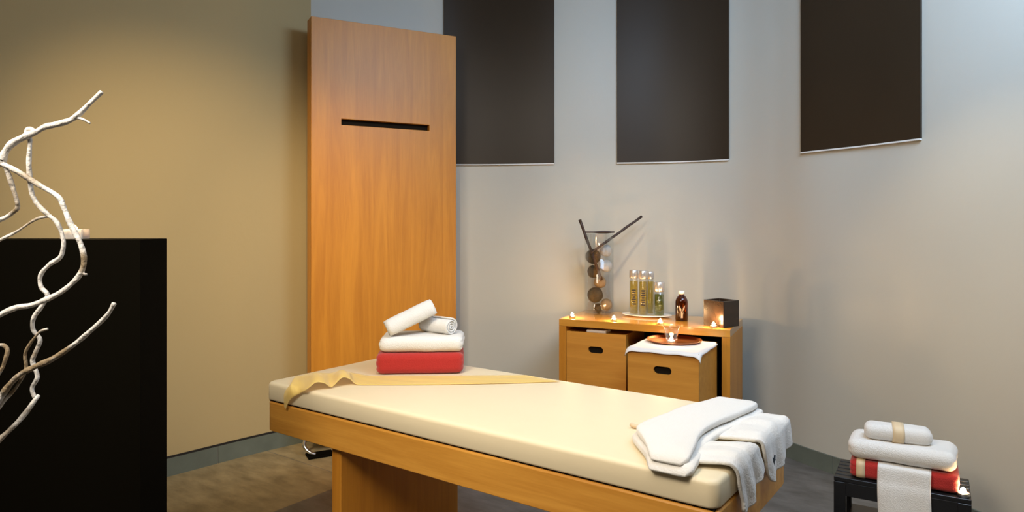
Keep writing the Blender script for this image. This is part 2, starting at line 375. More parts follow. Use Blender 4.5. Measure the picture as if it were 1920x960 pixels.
# ------------------------------------------------------------------ tall wooden screen
t = thing('wooden_screen', 'tall orange beech screen with a slot near the top, standing against the wall', 'screen', (-1.24, 4.24, 0), math.atan2(0.46, 0.857))
W_ = 0.973; SB = 0.10; ST = 2.714
bm = hole_plate([(0,SB),(W_,SB),(W_,ST),(0,ST)], [(0.192*W_,2.055),(0.80*W_,2.055),(0.80*W_,2.094),(0.192*W_,2.094)], 0.04, lambda a, b_, d: (a, d, b_))
obj('panel', bm, M['wood_z'], t, bevel=0.002)
bm = bmesh.new(); box(bm, 0, W_, 0.0405, 0.115, SB, ST); obj('back_board', bm, M['wood_z'], t, bevel=0.002)
bm = bmesh.new(); box(bm, 0.185*W_, 0.81*W_, 0.036, 0.0402, 2.045, 2.104); obj('slot_shade', bm, M['dark'], t, label='dark sheet painting shade into the slot')  # dark sheet stands in for the shade in the slot
for sx_ in (0.0, W_-0.12):
    f = bmesh.new()
    prof = [(sx_+0.03, 0.112), (sx_-0.02, 0.096), (sx_-0.038, 0.06), (sx_-0.01, 0.025), (sx_+0.02, 0.012)]
    pts = [(x, 0.05-0.08*max(0, 0.1-z)/0.09, z, 0.012) for x, z in catmull(prof, 6)]
    tube(f, pts, 10); ft = obj('foot', f, M['chrome'], t, True, label='curved chrome foot')
    bm = bmesh.new(); box(bm, sx_-0.03, sx_+0.13, -0.075, 0.03, 0.0, 0.012); obj('foot_plate', bm, M['black'], ft, bevel=0.003, label='black foot plate')

# ------------------------------------------------------------------ massage table
TR = math.atan2(-0.586, 0.81); TA = Vector((-1.075, 2.995, 0)); TL, TW = 2.0, 0.78; TH = 0.745
tb = thing('massage_table', 'beech massage table with a thick cream mattress', 'massage table', TA, TR)
def tl(u, v, h): return TA + Vector((math.cos(TR)*u - math.sin(TR)*v, math.sin(TR)*u + math.cos(TR)*v, h))
def rrect(x0, x1, y0, y1, r, n=8, r2=None):      # r2: radius of the corner at x1, y1
    out = []; q = r2 or r
    for cx, cy, a0, r in ((x1-r, y0+r, -90, r), (x1-q, y1-q, 0, q), (x0+r, y1-r, 90, r), (x0+r, y0+r, 180, r)):
        for k in range(n+1):
            a = R(a0 + 90*k/n); out.append((cx + r*math.cos(a), cy + r*math.sin(a)))
    return out
def stack_loops(loops, bm=None):        # loops of (pts2d, z)
    bm = bm or bmesh.new(); rings = [[bm.verts.new((x, y, z)) for x, y in pts] for pts, z in loops]
    for a, b_ in zip(rings, rings[1:]):
        for k in range(len(a)): bm.faces.new((a[k], a[(k+1) % len(a)], b_[(k+1) % len(a)], b_[k]))
    bm.faces.new(rings[0]); bm.faces.new(rings[-1]); return bm
lo = []
for k, (ins, z) in enumerate(((0.012, 0.664), (0.002, 0.668), (0, 0.674), (0, 0.728), (0.0015, 0.735), (0.005, 0.740), (0.010, 0.743), (0.018, 0.7445), (0.06, 0.7455), (0.2, 0.746))):
    lo.append((rrect(ins, TL-ins, ins, TW-ins, max(0.018, 0.035-ins*0.3), 8, 0.13), z))
obj('mattress', stack_loops(lo), M['mattress'], tb, True)
lo = [(rrect(i, TL-i, i, TW-i, 0.04, 8, 0.13), z) for i, z in ((0.004, 0.534), (0.001, 0.536), (0.001, 0.655), (0.006, 0.660))]
obj('frame', stack_loops(lo), M['wood_x'], tb, bevel=0.0015)
bm = bmesh.new(); box(bm, 0.012, TL-0.012, 0.012, TW-0.012, 0.6595, 0.6645); obj('mattress_shade_strip', bm, M['dark'], tb, label='dark strip painting the shade under the mattress')  # dark strip stands in for shade between mattress and frame
for u0 in (0.405, 1.50):
    bm = bmesh.new(); box(bm, u0, u0+0.055, 0.03, TW-0.03, 0.0, 0.5345); obj('leg', bm, M['wood_z'], tb, bevel=0.003)
bm = bmesh.new(); k_ = revolve([(0, 0.51), (0.018, 0.51), (0.02, 0.52), (0.012, 0.5345), (0, 0.5345)], 20)
obj('knob', k_, M['black'], tb, True, loc=(0.57, 0.08, 0), label='black adjusting knob')

# ------------------------------------------------------------------ towels on the table
ZT = TH + 0.003
def folded(name, w, d, h, m, loc, rotz, label, cat='towel', amp=0.006, seed=1, group=None, r=None, sag=0.0, layers=3):
    """a towel folded in layers: one soft block with grooves on three sides, round fold to the front"""
    bm = rbox(w, d, h, r or h*0.36, 22, amp, seed, sag)
    for v in bm.verts:                     # grooves between the layers at the back and the two ends
        side = max(abs(v.co.x)/(w/2), (v.co.y)/(d/2))
        if side > 0.93 and layers > 1:
            g = abs(math.sin(math.pi*layers*v.co.z/h))
            v.co.x *= 1 - 0.02*(1-g)
    o = obj(name, bm, m, None, True, loc, (0, 0, rotz)); tag(o, label, cat, group); return o
def roll(name, L, rad, m, mtx, label, group=None, turns=3.2, seed=0):
    bm = bmesh.new(); n = 110; prof = []
    for k in range(n+1):
        s = k/n; a = s*turns*2*math.pi; r = 0.12*rad + (rad*0.88)*s**0.9
        prof.append((r*math.cos(a)*1.03, r*math.sin(a)*0.97))
    nl = 14
    def fn(s, t_):
        i = min(n, round(s*n)); x = (t_-0.5)*L
        a, b_ = prof[i]; e = 1 - 0.05*max(0, abs(t_-0.5)*2-0.85)/0.15
        jit = 0.004*noise.noise(Vector((s*12+seed, 0, 0)))
        q = 1 + 0.05*noise.noise(Vector((x*14+seed, a*20, b_*20)))
        return (x + (jit if t_ in (0, 1) else 0), a*e*q, b_*e*q)
    grid(fn, n, nl, bm)
    o = obj(name, bm, m, None, True); solid(o, rad*0.17, -1.0); o.matrix_world = mtx
    tag(o, label, 'towel', group); return o
tc_ = P(790, 690, ZT); tc_ = Vector(((790-960)/F*3.235, 3.235, ZT))
folded('folded_towel', 0.40, 0.25, 0.095, M['red_towel'], (tc_.x, tc_.y, ZT), R(4), 'red folded towel under the white towels on the massage table', amp=0.004, seed=2, r=0.03)
folded('folded_towel', 0.39, 0.23, 0.072, M['white_towel'], (tc_.x+0.008, tc_.y, ZT+0.0955), R(3), 'white folded towel on top of the red towel on the massage table', amp=0.008, seed=5, r=0.033)
zt = ZT + 0.0955 + 0.071
def axis_mtx(c, d, up=Vector((0, 0, 1))):
    x = d.normalized(); y = up.cross(x).normalized(); z = x.cross(y)
    m_ = Matrix((x, y, z)).transposed().to_4x4(); m_.translation = c; return m_
roll('rolled_towel', 0.18, 0.043, M['white_towel'], axis_mtx(Vector((tc_.x+0.075, tc_.y+0.01, zt+0.039)), Vector((0.80, -0.60, 0))), 'small white rolled towel lying on the folded towel, end facing the room', 'rolled white towels', seed=3)
roll('rolled_towel', 0.235, 0.046, M['white_towel'], axis_mtx(Vector((tc_.x-0.045, tc_.y-0.045, zt+0.080)), Vector((0.86, 0.28, 0.40))), 'white rolled towel leaning tilted across the other roll, topmost of the stack', 'rolled white towels', turns=3.62, seed=8)

# ------------------------------------------------------------------ organza sash over the table
def PT(px, py, lift=0.0):
    p = P(px, py, TH + 0.003); p.z += lift; return p
far = [PT(985,704), PT(900,704.5), PT(820,705), PT(750,705), PT(695,705), PT(664,701,.002), PT(652,701,.008), PT(636,702,.014), PT(620,703,.008), PT(604,704,.010), PT(586,705,.014), PT(566,706,.004), PT(554,712,.012), tl(.172,.010,TH+.014), tl(.158,-.018,.715), tl(.148,-.010,.655)]
near = [PT(1050,716), PT(960,719), PT(860,721), PT(770,722), PT(700,722), PT(668,722,.002), PT(656,723,.030), PT(641,725,.042), PT(622,728,.004), PT(608,731,.030), PT(592,733,.038), PT(575,734,.006), tl(.262,-.012,.732), tl(.225,-.020,.712), tl(.190,-.018,.685), tl(.162,-.012,.650)]
fa = catmull([tuple(p) for p in far], 12); ne = catmull([tuple(p) for p in near], 12); NS = len(fa)-1
def sash(s, t_):
    i = round(s*NS); a, b_ = Vector(fa[i]), Vector(ne[i]); p = a.lerp(b_, t_)
    p.z += 0.0012*math.sin(i*0.35 + t_*9)*math.sin(math.pi*t_) + 0.002
    k = max(0.0, 1-abs(i/12-12.4)/1.9); dd = 0.016*k*math.sin(math.pi*t_); p += Vector((-0.586*dd, -0.81*dd, dd*0.9))
    lift = max(0, b_.z - TH - 0.01)
    p.z += 0.35*lift*math.sin(math.pi*t_)
    if lift > 0.005 and t_ > 0.8: p.z -= 0.2*lift*(t_-0.8)/0.2
    return tuple(p)
bm = grid(sash, NS, 16)
o = obj('organza_sash', bm, M['organza'], None, True); solid(o, 0.0012, 0.0)
tag(o, 'sheer yellow-orange sash laid across the mattress and ruffled over its edge', 'sash')

# ------------------------------------------------------------------ bathrobe at the foot end
rb = thing('folded_bathrobe', 'white folded bathrobe laid over the foot end of the massage table', 'bathrobe', tl(1.85, 0.3, TH), TR)
def slab(v0, v1, uL, uR, h0, hfun, n=26, m=28, drop=None, seed=0):
    """puffy folded band lofted across the table (local: x along table, y across)"""
    bm = bmesh.new(); rings = []
    for i in range(n+1):
        s = i/n; v = v0 + (v1-v0)*s; a, b_ = uL(s), uR(s); h = hfun(s)
        e = min(1, math.sqrt(max(0.0, 1-(max(0, abs(s-0.5)*2-0.94)/0.06)**2))*0.75+0.25)
        e2 = math.sqrt(max(0.0, 1-(max(0, abs(s-0.5)*2-0.88)/0.121)**2)); a += 0.018*(1-e2); b_ -= 0.018*(1-e2)
        ring = []
        for k in range(m):
            th = 2*math.pi*k/m; ct, st = math.cos(th), math.sin(th)
            x = (a+b_)/2 + (b_-a)/2*math.copysign(abs(ct)**0.35, ct)
            z = h0 + h/2 + h/2*e*math.copysign(abs(st)**0.55, st)
            nn = 0.004*noise.noise(Vector((x*16+seed, v*10, z*30)))
            dz = drop(s) if drop else 0
            ring.append(bm.verts.new((x-1.85 + nn, v-0.3, z-TH + nn*(1 if st > 0 else 0) - dz)))
        rings.append(ring)
    for a, b_ in zip(rings, rings[1:]):
        for k in range(m): bm.faces.new((a[k], a[(k+1) % m], b_[(k+1) % m], b_[k]))
    bm.faces.new(rings[0]); bm.faces.new(rings[-1]); return bm
lerp = lambda a, b_, s: a + (b_-a)*s
def pw(pts):
    def f(s):
        for (a, x), (b_, y) in zip(pts, pts[1:]):
            if s <= b_:
                k = (s-a)/(b_-a); k = k*k*(3-2*k); return x + (y-x)*k
        return pts[-1][1]
    return f
uL1 = pw([(0, 1.80), (0.30, 1.665), (0.6, 1.69), (1, 1.755)]); uR1 = pw([(0, 1.935), (0.4, 1.885), (1, 1.925)])
obj('body_fold', slab(-0.025, 0.715, uL1, uR1, TH+0.003, pw([(0, 0.028), (1, 0.03)]), seed=1, drop=lambda s: 0.012*max(0, 1-s*12)), M['robe'], rb, True)
uL2 = pw([(0, 1.80), (0.30, 1.675), (0.6, 1.70), (1, 1.76)]); uR2 = pw([(0, 1.915), (0.4, 1.865), (1, 1.91)])
obj('upper_fold', slab(-0.01, 0.70, uL2, uR2, TH+0.030, pw([(0, 0.024), (0.5, 0.03), (1, 0.028)]), seed=5, drop=lambda s: 0.014*max(0, 1-s*10)), M['robe'], rb, True)
def tail(va0, va1, vb0, vb1, u0, hang, seed, amp, flare=0.0):
    """cloth from under the fold over the end edge, hanging down"""
    path = []
    L1 = 1.990-u0; n1 = 16
    for k in range(n1): path.append((u0 + L1*k/n1, TH + 0.008))
    for k in range(9):
        a = math.pi/2*k/8; path.append((1.992 + 0.014*math.sin(a), TH - 0.012 + 0.020*math.cos(a)))
    n2 = 18
    for k in range(1, n2+1): path.append((2.006 + flare*(k/n2), TH - 0.012 - hang(0.5)*k/n2))
    N = len(path)-1
    def fn(s, t_):
        i = s*N; i0 = int(min(N-1, i)); f = i-i0
        u = path[i0][0] + (path[i0+1][0]-path[i0][0])*f; h = path[i0][1] + (path[i0+1][1]-path[i0][1])*f
        down = max(0, min(1, (s*N-n1)/(N-n1)))
        v = lerp(lerp(va0, va1, t_), lerp(vb0, vb1, t_), min(1, s*1.1))
        if down > 0: h -= (hang(t_)-hang(0.5))*down
        wv = 0.5+0.35*math.cos(t_*math.pi*2*2.3+seed) + 0.15*math.cos(t_*math.pi*2*5.1+seed*2)
        u += amp*wv*down*1.4; h += amp*0.8*wv*(1-down)*min(1, s*3)
        h += 0.012*math.sin(math.pi*min(1, s*2))*math.sin(math.pi*t_)
        nn = 0.004*noise.noise(Vector((u*9+seed, v*12, h*9)))
        return (u-1.85+nn, v-0.3, h-TH+abs(nn))
    return grid(fn, 60, 26), fn
T1 = tail(0.05, 0.27, 0.155, 0.355, 1.86, lambda t_: 0.125 - 0.085*max(0, t_-0.18)/0.82 - 0.012*max(0, 0.1-t_)/0.1, 1, 0.014)
s1 = obj('sleeve', T1[0], M['robe'], rb, True); solid(s1, 0.010, 1.0)
T2 = tail(0.335, 0.67, 0.395, 0.655, 1.88, lambda t_: 0.112*(1-0.55*max(0, t_-0.3)/0.7) - 0.05*max(0, 0.14-t_)**2/0.0196, 4, 0.014)
s2 = obj('sleeve', T2[0], M['robe'], rb, True); solid(s2, 0.010, 1.0)
bm = bmesh.new(); q = [P(1183, 796, TH+0.012), P(1190, 799, TH+0.010), P(1202, 801, TH+0.010), P(1222, 804, TH+0.012), P(1250, 808, TH+0.014)]
iv = (Matrix.Translation(tl(1.85, 0.3, TH)) @ Matrix.Rotation(TR, 4, 'Z')).inverted()
tube(bm, [tuple(iv @ Vector(p[:3])) + (0.007,) for p in catmull([tuple(v) for v in q], 5)], 10)
obj('belt_end', bm, M['belt'], rb, True, label='cream belt end sticking out')
# embroidered emblem on the sleeve end
bm = bmesh.new()
em = [(-0.012, 0.016), (-0.004, 0.008), (0.002, 0.013), (0.006, 0.020), (0.013, 0.017), (0.009, 0.008), (0.014, 0.002), (0.004, 0.0), (-0.002, -0.010), (-0.010, -0.020), (-0.007, -0.006), (-0.014, 0.002)]
vs_ = [bm.verts.new((0, x, z)) for x, z in em]; bm.faces.new(vs_)
r = bmesh.ops.extrude_face_region(bm, geom=list(bm.faces))
for e in r['geom']:
    if isinstance(e, bmesh.types.BMVert): e.co.x += 0.003
ep = min((T2[1](a/100, 0.20) for a in range(60, 101)), key=lambda p: abs(p[2] - (0.682-TH)))
EMB = obj('emblem', bm, M['logo'], s2, label='small dark embroidered emblem', loc=(ep[0]+0.0105, ep[1], ep[2]))

# ------------------------------------------------------------------ cabinet with two crates
CR = R(-26); CO = Vector((0.297, 4.35, 0)); CW, CD, CH = 1.045, 0.505, 0.83
def cl(x, y, h): return CO + Vector((math.cos(CR)*x - math.sin(CR)*y, math.sin(CR)*x + math.cos(CR)*y, h))
def cyl(px, y):                          # cabinet x seen in pixel column px at depth y
    r_ = (px-960)/F; c, s = math.cos(CR), math.sin(CR)
    return (r_*(CO.y + c*y) - CO.x + s*y) / (c - r_*s)
cb = thing('low_cabinet', 'open beech cabinet housing two pull-out crates', 'cabinet', CO, CR)
bm = bmesh.new(); box(bm, 0, CW, 0, CD, CH-0.044, CH); obj('top', bm, M['wood_cabinet'], cb, bevel=0.002)
for x0 in (0, CW-0.047):
    bm = bmesh.new(); box(bm, x0, x0+0.047, 0.0, CD, 0, CH-0.0445); obj('side_panel', bm, M['wood_z'], cb, bevel=0.002)
bm = bmesh.new(); box(bm, 0.0475, CW-0.0475, CD-0.02, CD, 0, CH-0.0445); obj('back_panel', bm, M['dark'], cb, label='back panel painted dark as inside shade')  # shade inside the cabinet is put into this panel's colour
def crate(x0, y0, label, da=0):
    w_, d_, h_ = 0.385, 0.42, 0.755
    t = thing('wooden_crate', label, 'crate', cl(x0, y0, 0), CR+R(da), 'pull-out beech crates')
    st = []
    for cx, a0 in ((w_/2+0.028, -90), (w_/2-0.028, 90)):
        for k in range(9): a = R(a0 + 180*k/8); st.append((cx + 0.021*math.cos(a), h_-0.105 + 0.021*math.sin(a)))
    bm = hole_plate([(0,0.02),(w_,0.02),(w_,h_),(0,h_)], st, 0.016, lambda a, b_, d: (a, d, b_))
    fp = obj('front_panel', bm, M['wood_crate'], t)
    bm = bmesh.new(); box(bm, w_/2-0.07, w_/2+0.07, 0.0165, 0.02, h_-0.14, h_-0.07); obj('hand_hole_shade', bm, M['dark'], fp, label='dark sheet painting shade into the hand hole')  # dark sheet behind the opening paints its shade
    bm = bmesh.new()
    box(bm, 0, 0.015, 0.0165, d_, 0.02, h_); box(bm, w_-0.015, w_, 0.0165, d_, 0.02, h_); box(bm, 0.0155, w_-0.0155, d_-0.015, d_, 0.02, h_)
    obj('sides', bm, M['wood_crate'], t)
    bm = bmesh.new(); box(bm, 0.0155, w_-0.0155, 0.021, d_-0.0155, h_-0.03, h_-0.006); obj('lid', bm, M['wood_crate'], t)
    for a in (0.03, w_-0.03):
        for b_ in (0.05, d_-0.05): obj('caster', revolve([(0, 0), (0.014, 0), (0.016, 0.01), (0.014, 0.0195), (0, 0.0195)], 16), M['black'], t, True, loc=(a, b_, 0))
    return t
crate(0.050, 0.004, 'beech crate pushed into the left half of the cabinet')
crate(0.565, -0.396, 'beech crate pulled out of the cabinet, covered by a white cloth', -3)
# small cloth on the left crate
o = folded('folded_cloth', 0.13, 0.10, 0.020, M['cloth'], cl(cyl(1122, 0.08), 0.08, 0.7495), CR, 'small white folded cloth on the left crate inside the cabinet', 'cloth', 0.002, 3, r=0.008)
# cloth on the pulled-out crate
def cov(s, t_):
    x = -0.012 + 0.409*s; y = -0.014 + 0.40*t_; z = 0.7585 + 0.0015*math.sin(s*20)*math.sin(t_*14)
    e = max(0, -x) + max(0, x-0.385) + max(0, -y)
    cr = (max(0, 1-min(s, 1-s)*9))*(max(0, 1-t_*9))
    z -= e*1.0 + 0.022*cr*cr + 0.004*(1 if e > 0 else 0)*abs(math.sin(s*9))
    return (x, y, z)
o = obj('crate_cloth', grid(cov, 50, 50), M['cloth'], None, True, cl(0.565, -0.396, 0), (0, 0, CR+R(-3))); solid(o, 0.002, 1.0)
tag(o, 'white cloth spread on top of the pulled-out crate', 'cloth')
# copper tray
TP = P(1264, 639, 0.764)
tr = obj('copper_tray', revolve([(0, 0), (0.13, 0), (0.150, 0.006), (0.156, 0.012), (0.153, 0.0135), (0.147, 0.0085), (0.128, 0.003), (0, 0.003)], 64), M['copper'], None, True, (TP.x-0.0, TP.y, 0.7625))
tag(tr, 'round copper tray on the white cloth of the pulled-out crate', 'tray')

# ------------------------------------------------------------------ candles
def tealight(name, loc, label, power=1.4, group='lit tealights on the cabinet', r=0.019, holder=None, fl=1.2):
    t = thing(name, label, 'candle', loc, 0, group)
    obj('cup', revolve([(0, 0), (r, 0), (r, 0.015), (r-0.001, 0.0155), (r-0.0015, 0.015), (r-0.0015, 0.002), (0, 0.002)], 28), M['alu'], t, True)
    wx = obj('wax', revolve([(0, 0.0022), (r-0.002, 0.0022), (r-0.002, 0.0115), (0.006, 0.011), (0, 0.010)], 28), M['wax'], t, True)
    obj('wick', revolve([(0, 0.0105), (0.0008, 0.0105), (0.0008, 0.017), (0, 0.017)], 8), M['logo'], wx)
    obj('flame', revolve([(0, 0.0172), (0.0045*fl, 0.0185), (0.0068*fl, 0.022), (0.0066*fl, 0.026), (0.004*fl, 0.031), (0, 0.036)], 16), M['flame'], t, True)
    l = bpy.data.lights.new('candle_light', 'POINT'); l.energy = power; l.color = (1, 0.62, 0.28); l.shadow_soft_size = 0.012
    lo_ = bpy.data.objects.new('candle_light', l); C.objects.link(lo_); lo_.parent = t; lo_.location = (0, 0, 0.05)
    return t
HC = CH + 0.0005
tealight('tealight', cl(cyl(1073, 0.07), 0.07, HC), 'lit tealight at the left front corner of the cabinet top')
tealight('tealight', cl(cyl(1151, 0.05), 0.05, HC), 'lit tealight between the glass vase and the oil bottles')
tealight('tealight', cl(cyl(1238, 0.035), 0.035, HC), 'lit tealight in front of the green oil bottle')
tealight('tealight', cl(cyl(1338, 0.03), 0.03, HC), 'lit tealight in front of the dark wooden cube')
# glass with a candle on the tray
GP = P(1259, 645, 0.767)
g = obj('glass_bowl', revolve([(0, 0), (0.026, 0), (0.029, 0.004), (0.034, 0.04), (0.043, 0.085), (0.049, 0.105), (0.0475, 0.1055), (0.041, 0.085), (0.032, 0.04), (0.026, 0.007), (0, 0.006)], 40), M['glass'], None, True, (GP.x, GP.y, 0.7662))
tag(g, 'flared clear glass on the copper tray, holding a lit candle', 'glass')
tealight('tealight', (GP.x, GP.y, 0.7727), 'lit tealight inside the flared glass on the copper tray', 0.6, None, fl=1.2)

# ------------------------------------------------------------------ glass vase with balls and sticks
VX = cyl(1122, 0.36); VP = cl(VX, 0.375, HC); VR = 0.098; VH = 0.535
v = obj('glass_vase', revolve([(0, 0), (VR, 0), (VR, 0.01), (VR, VH), (VR-0.002, VH+0.001), (VR-0.004, VH), (VR-0.004, 0.022), (VR-0.012, 0.018), (0, 0.018)], 56), M['glass'], None, True, VP)
tag(v, 'tall clear glass cylinder vase filled with decorative balls', 'vase')
d0 = VP.y
def ball(px, py, rpx, dy, m, label, seed):
    c = Q(px, py, d0+dy); r = rpx/F*(d0+dy)
    bm = bmesh.new(); bmesh.ops.create_icosphere(bm, subdivisions=4, radius=r)
    for vv in bm.verts: vv.co *= 1 + 0.05*noise.noise(vv.co*60 + Vector((seed, 0, 0)))
    o = obj('decorative_ball', bm, m, None, True, c); tag(o, label, 'ball', 'balls in the glass vase')
ball(1116, 553, 14.5, -0.02, M['ball_dark'], 'large dark brown ball low in the vase, left side', 1)
ball(1137, 571, 11.0, 0.01, M['ball_tan'], 'brown ball at the bottom of the vase, right side', 2)
ball(1125, 529, 11.5, 0.0, M['ball_tan'], 'tan ball in the middle of the vase', 3)
ball(1113, 509, 12.0, 0.02, M['ball_dark'], 'dark ball just above the tan ball in the vase', 4)
ball(1137, 499, 11.5, -0.01, M['ball_pale'], 'lower of the two pale grey balls in the vase', 5)
ball(1112, 481, 14.0, 0.03, M['ball_dark'], 'dark greyish ball near the top of the vase, left side', 6)
ball(1136, 470, 11.5, 0.01, M['ball_pale'], 'upper of the two pale grey balls in the vase', 7)
ball(1122, 577, 8.0, 0.055, M['ball_dark'], 'small dark ball on the vase bottom behind the brown ball', 8)
def stick(a, b_, r, label):
    bm = bmesh.new(); A, B = Vector(a), Vector(b_); n = 12
    pts = [tuple(A.lerp(B, k/n) + Vector((0.0007*math.sin(k*1.3), 0, 0.0007*math.cos(k*1.9)))) + (r*(1.12 if k % 4 == 0 else 1),) for k in range(n+1)]
    tube(bm, pts, 10); o = obj('bamboo_stick', bm, M['stick'], None, True); tag(o, label, 'stick', 'dark sticks in the vase')
stick(Q(1087, 412, d0-0.02), Q(1128, 525, d0-0.052), 0.0095, 'shorter dark stick leaning left out of the glass vase')
stick(Q(1203, 406, d0+0.05), Q(1108, 474, d0-0.078), 0.0085, 'long dark stick leaning right out of the glass vase')

rim = VP.z + VH + 0.010
bm = bmesh.new(); q0, q1 = Vector((VP.x-VR-0.006, VP.y-0.03, rim)), Vector((VP.x+VR+0.004, VP.y-0.01, rim))
tube(bm, [tuple(q0.lerp(q1, k/10)) + ((0.0055, 0.0055, 0.0055, 0.0055, 0.007, 0.0095, 0.0095, 0.0095, 0.0085, 0.006, 0.0055)[k],) for k in range(11)], 10)
o = obj('bamboo_stick', bm, M['stick'], None, True); tag(o, 'short dark stick lying flat across the rim of the glass vase', 'stick', 'dark sticks in the vase')

# ------------------------------------------------------------------ oil bottles on a dish
DP = cl(cyl(1212, 0.36), 0.365, HC)
ds = obj('oval_dish', revolve([(0, 0), (0.10, 0), (0.15, 0.007), (0.165, 0.012), (0.163, 0.014), (0.148, 0.010), (0.10, 0.004), (0, 0.004)], 56), M['porcelain'], None, True, DP)
ds.scale = (1.0, 0.62, 1); ds.rotation_euler = (0, 0, CR); tag(ds, 'oval white dish under the oil bottles on the cabinet', 'dish')
def bottle(px, dy, rad, H, capH, liq, label, group, text=True, level=0.93):
    base = cl(cyl(px, dy), dy, HC+0.0045)
    t = thing('oil_bottle', label, 'bottle', base, 0, group)
    bh = H-capH
    obj('glass', revolve([(0, 0), (rad*0.95, 0), (rad, 0.004), (rad, bh*0.96), (rad*0.8, bh), (rad*0.8, bh+0.002), (rad*0.72, bh+0.002), (rad*0.88, bh*0.95), (rad*0.9, 0.012), (0, 0.010)], 28), M['glass'], t, True)
    obj('oil', revolve([(0, 0.0105), (rad*0.86, 0.0125), (rad*0.86, bh*level), (0, bh*level)], 28), liq, t, True)
    obj('cap', revolve([(0, bh+0.0025), (rad*0.95, bh+0.0025), (rad, bh+0.006), (rad, H-0.003), (rad*0.93, H), (0, H)], 28), M['cap'], t, True)
    if text:
        bm = bmesh.new(); a0 = math.atan2(-base.y, -base.x)
        for k in range(7):
            h0 = bh*(0.30+0.062*k); wv = (0.45, 0.32, 0.42, 0.28, 0.45, 0.36, 0.4)[k]
            pts = []
            for (da, dz) in ((-wv, 0), (wv, 0), (wv, bh*0.04), (-wv, bh*0.04)):
                pts.append(bm.verts.new(((rad+0.0006)*math.cos(a0+da), (rad+0.0006)*math.sin(a0+da), h0+dz)))
            bm.faces.new(pts)
        lb = obj('label_print', bm, M['label'], t); solid(lb, 0.0006, 0.0)
    return t
bottle(1188.5, 0.33, 0.0295, 0.295, 0.055, M['oil'], 'tall slim golden oil bottle, leftmost of the tall bottles', 'golden oil bottles')
bottle(1206, 0.31, 0.0295, 0.295, 0.055, M['oil'], 'tall slim golden oil bottle, middle of the three tall ones', 'golden oil bottles')
bottle(1219, 0.39, 0.026, 0.285, 0.05, M['oil'], 'golden oil bottle half hidden behind its two taller neighbours', 'golden oil bottles', False)
bottle(1236, 0.33, 0.034, 0.225, 0.065, M['green_oil'], 'short bottle of green oil at the right end of the dish', None, False, 0.9)
# amber bottle
AB = cl(cyl(1278, 0.26), 0.26, HC)
t = thing('amber_bottle', 'brown amber bottle with a white cap, standing right of the dish', 'bottle', AB)
obj('glass', revolve([(0, 0), (0.036, 0), (0.038, 0.004), (0.038, 0.115), (0.035, 0.130), (0.026, 0.148), (0.017, 0.156), (0.015, 0.165), (0, 0.165)], 36), M['amber'], t, True)
obj('cap', revolve([(0, 0.1655), (0.018, 0.1655), (0.018, 0.182), (0.016, 0.185), (0, 0.185)], 28), M['white_cap'], t, True, label='white screw cap')
bm = bmesh.new(); a0 = math.atan2(-AB.y, -AB.x)
def curved_patch(bm, poly, rad, a0):
    bm.faces.new([bm.verts.new((rad*math.cos(a0+x/rad), rad*math.sin(a0+x/rad), z)) for x, z in poly])
curved_patch(bm, [(-0.004,0.02),(0.008,0.02),(0.008,0.05),(0.004,0.058),(0.002,0.066),(-0.004,0.058)], 0.0386, a0)
curved_patch(bm, [(0.004,0.058),(0.014,0.07),(0.020,0.085),(0.022,0.098),(0.014,0.092),(0.006,0.075)], 0.0386, a0)
curved_patch(bm, [(-0.006,0.06),(0.0,0.07),(-0.008,0.085),(-0.016,0.098),(-0.018,0.088),(-0.013,0.070)], 0.0386, a0)
lb = obj('label_print', bm, M['pale_label'], t, label='pale leaf mark on the bottle'); solid(lb, 0.0006, 0)

# ------------------------------------------------------------------ dark wooden cube
KP = cl(cyl(1352, 0.14), 0.145, HC)
kb = thing('wooden_cube', 'dark brown hollow wooden cube on the right end of the cabinet', 'box', KP, R(36))
s_ = 0.073; hh = 0.152
bm = bmesh.new()
lo = [(rrect(-s_, s_, -s_, s_, 0.006, 4), 0.0), (rrect(-s_, s_, -s_, s_, 0.006, 4), hh), (rrect(-s_+0.012, s_-0.012, -s_+0.012, s_-0.012, 0.004, 4), hh), (rrect(-s_+0.014, s_-0.014, -s_+0.014, s_-0.014, 0.004, 4), hh-0.022)]
obj('body', stack_loops(lo, bm), M['wood_dark'], kb, bevel=0.0015)

# ------------------------------------------------------------------ black stool with towels
SH = 0.38; S0 = P(1563, 893, SH); SR = math.atan2(-0.248, 0.402); SL, SD = 0.478, 0.262
so = Vector((S0.x, S0.y, 0))
st = thing('slatted_stool', 'low black slatted wooden stool against the right wall', 'stool', so, SR)
def sl(x, y, h): return so + Vector((math.cos(SR)*x - math.sin(SR)*y, math.sin(SR)*x + math.cos(SR)*y, h))
n = 6
for k in range(n):
    y0 = k*SD/n; bm = bmesh.new(); box(bm, 0, SL, y0+0.003, y0+SD/n-0.006, SH-0.018, SH); obj('slat', bm, M['black_wood'], st, bevel=0.003)
for y0 in (0.004, SD-0.024):
    bm = bmesh.new(); box(bm, 0.03, SL-0.03, y0, y0+0.018, SH-0.075, SH-0.0185); obj('rail', bm, M['black_wood'], st, bevel=0.002)
for x0 in (0.004, SL-0.022):
    bm = bmesh.new(); box(bm, x0, x0+0.018, 0.03, SD-0.03, SH-0.075, SH-0.0185); obj('rail', bm, M['black_wood'], st, bevel=0.002)
for x0 in (0.0, SL-0.045):
    for y0 in (0.0, SD-0.045):
        bm = bmesh.new(); box(bm, x0, x0+0.045, y0, y0+0.045, 0, SH-0.0185); obj('leg', bm, M['black_wood'], st, bevel=0.003)
bm = bmesh.new(); box(bm, 0.045, SL-0.045, 0.01, SD-0.01, 0.17, 0.19); obj('lower_shelf', bm, M['wood_dark'], st, bevel=0.002, label='dark reddish lower shelf')
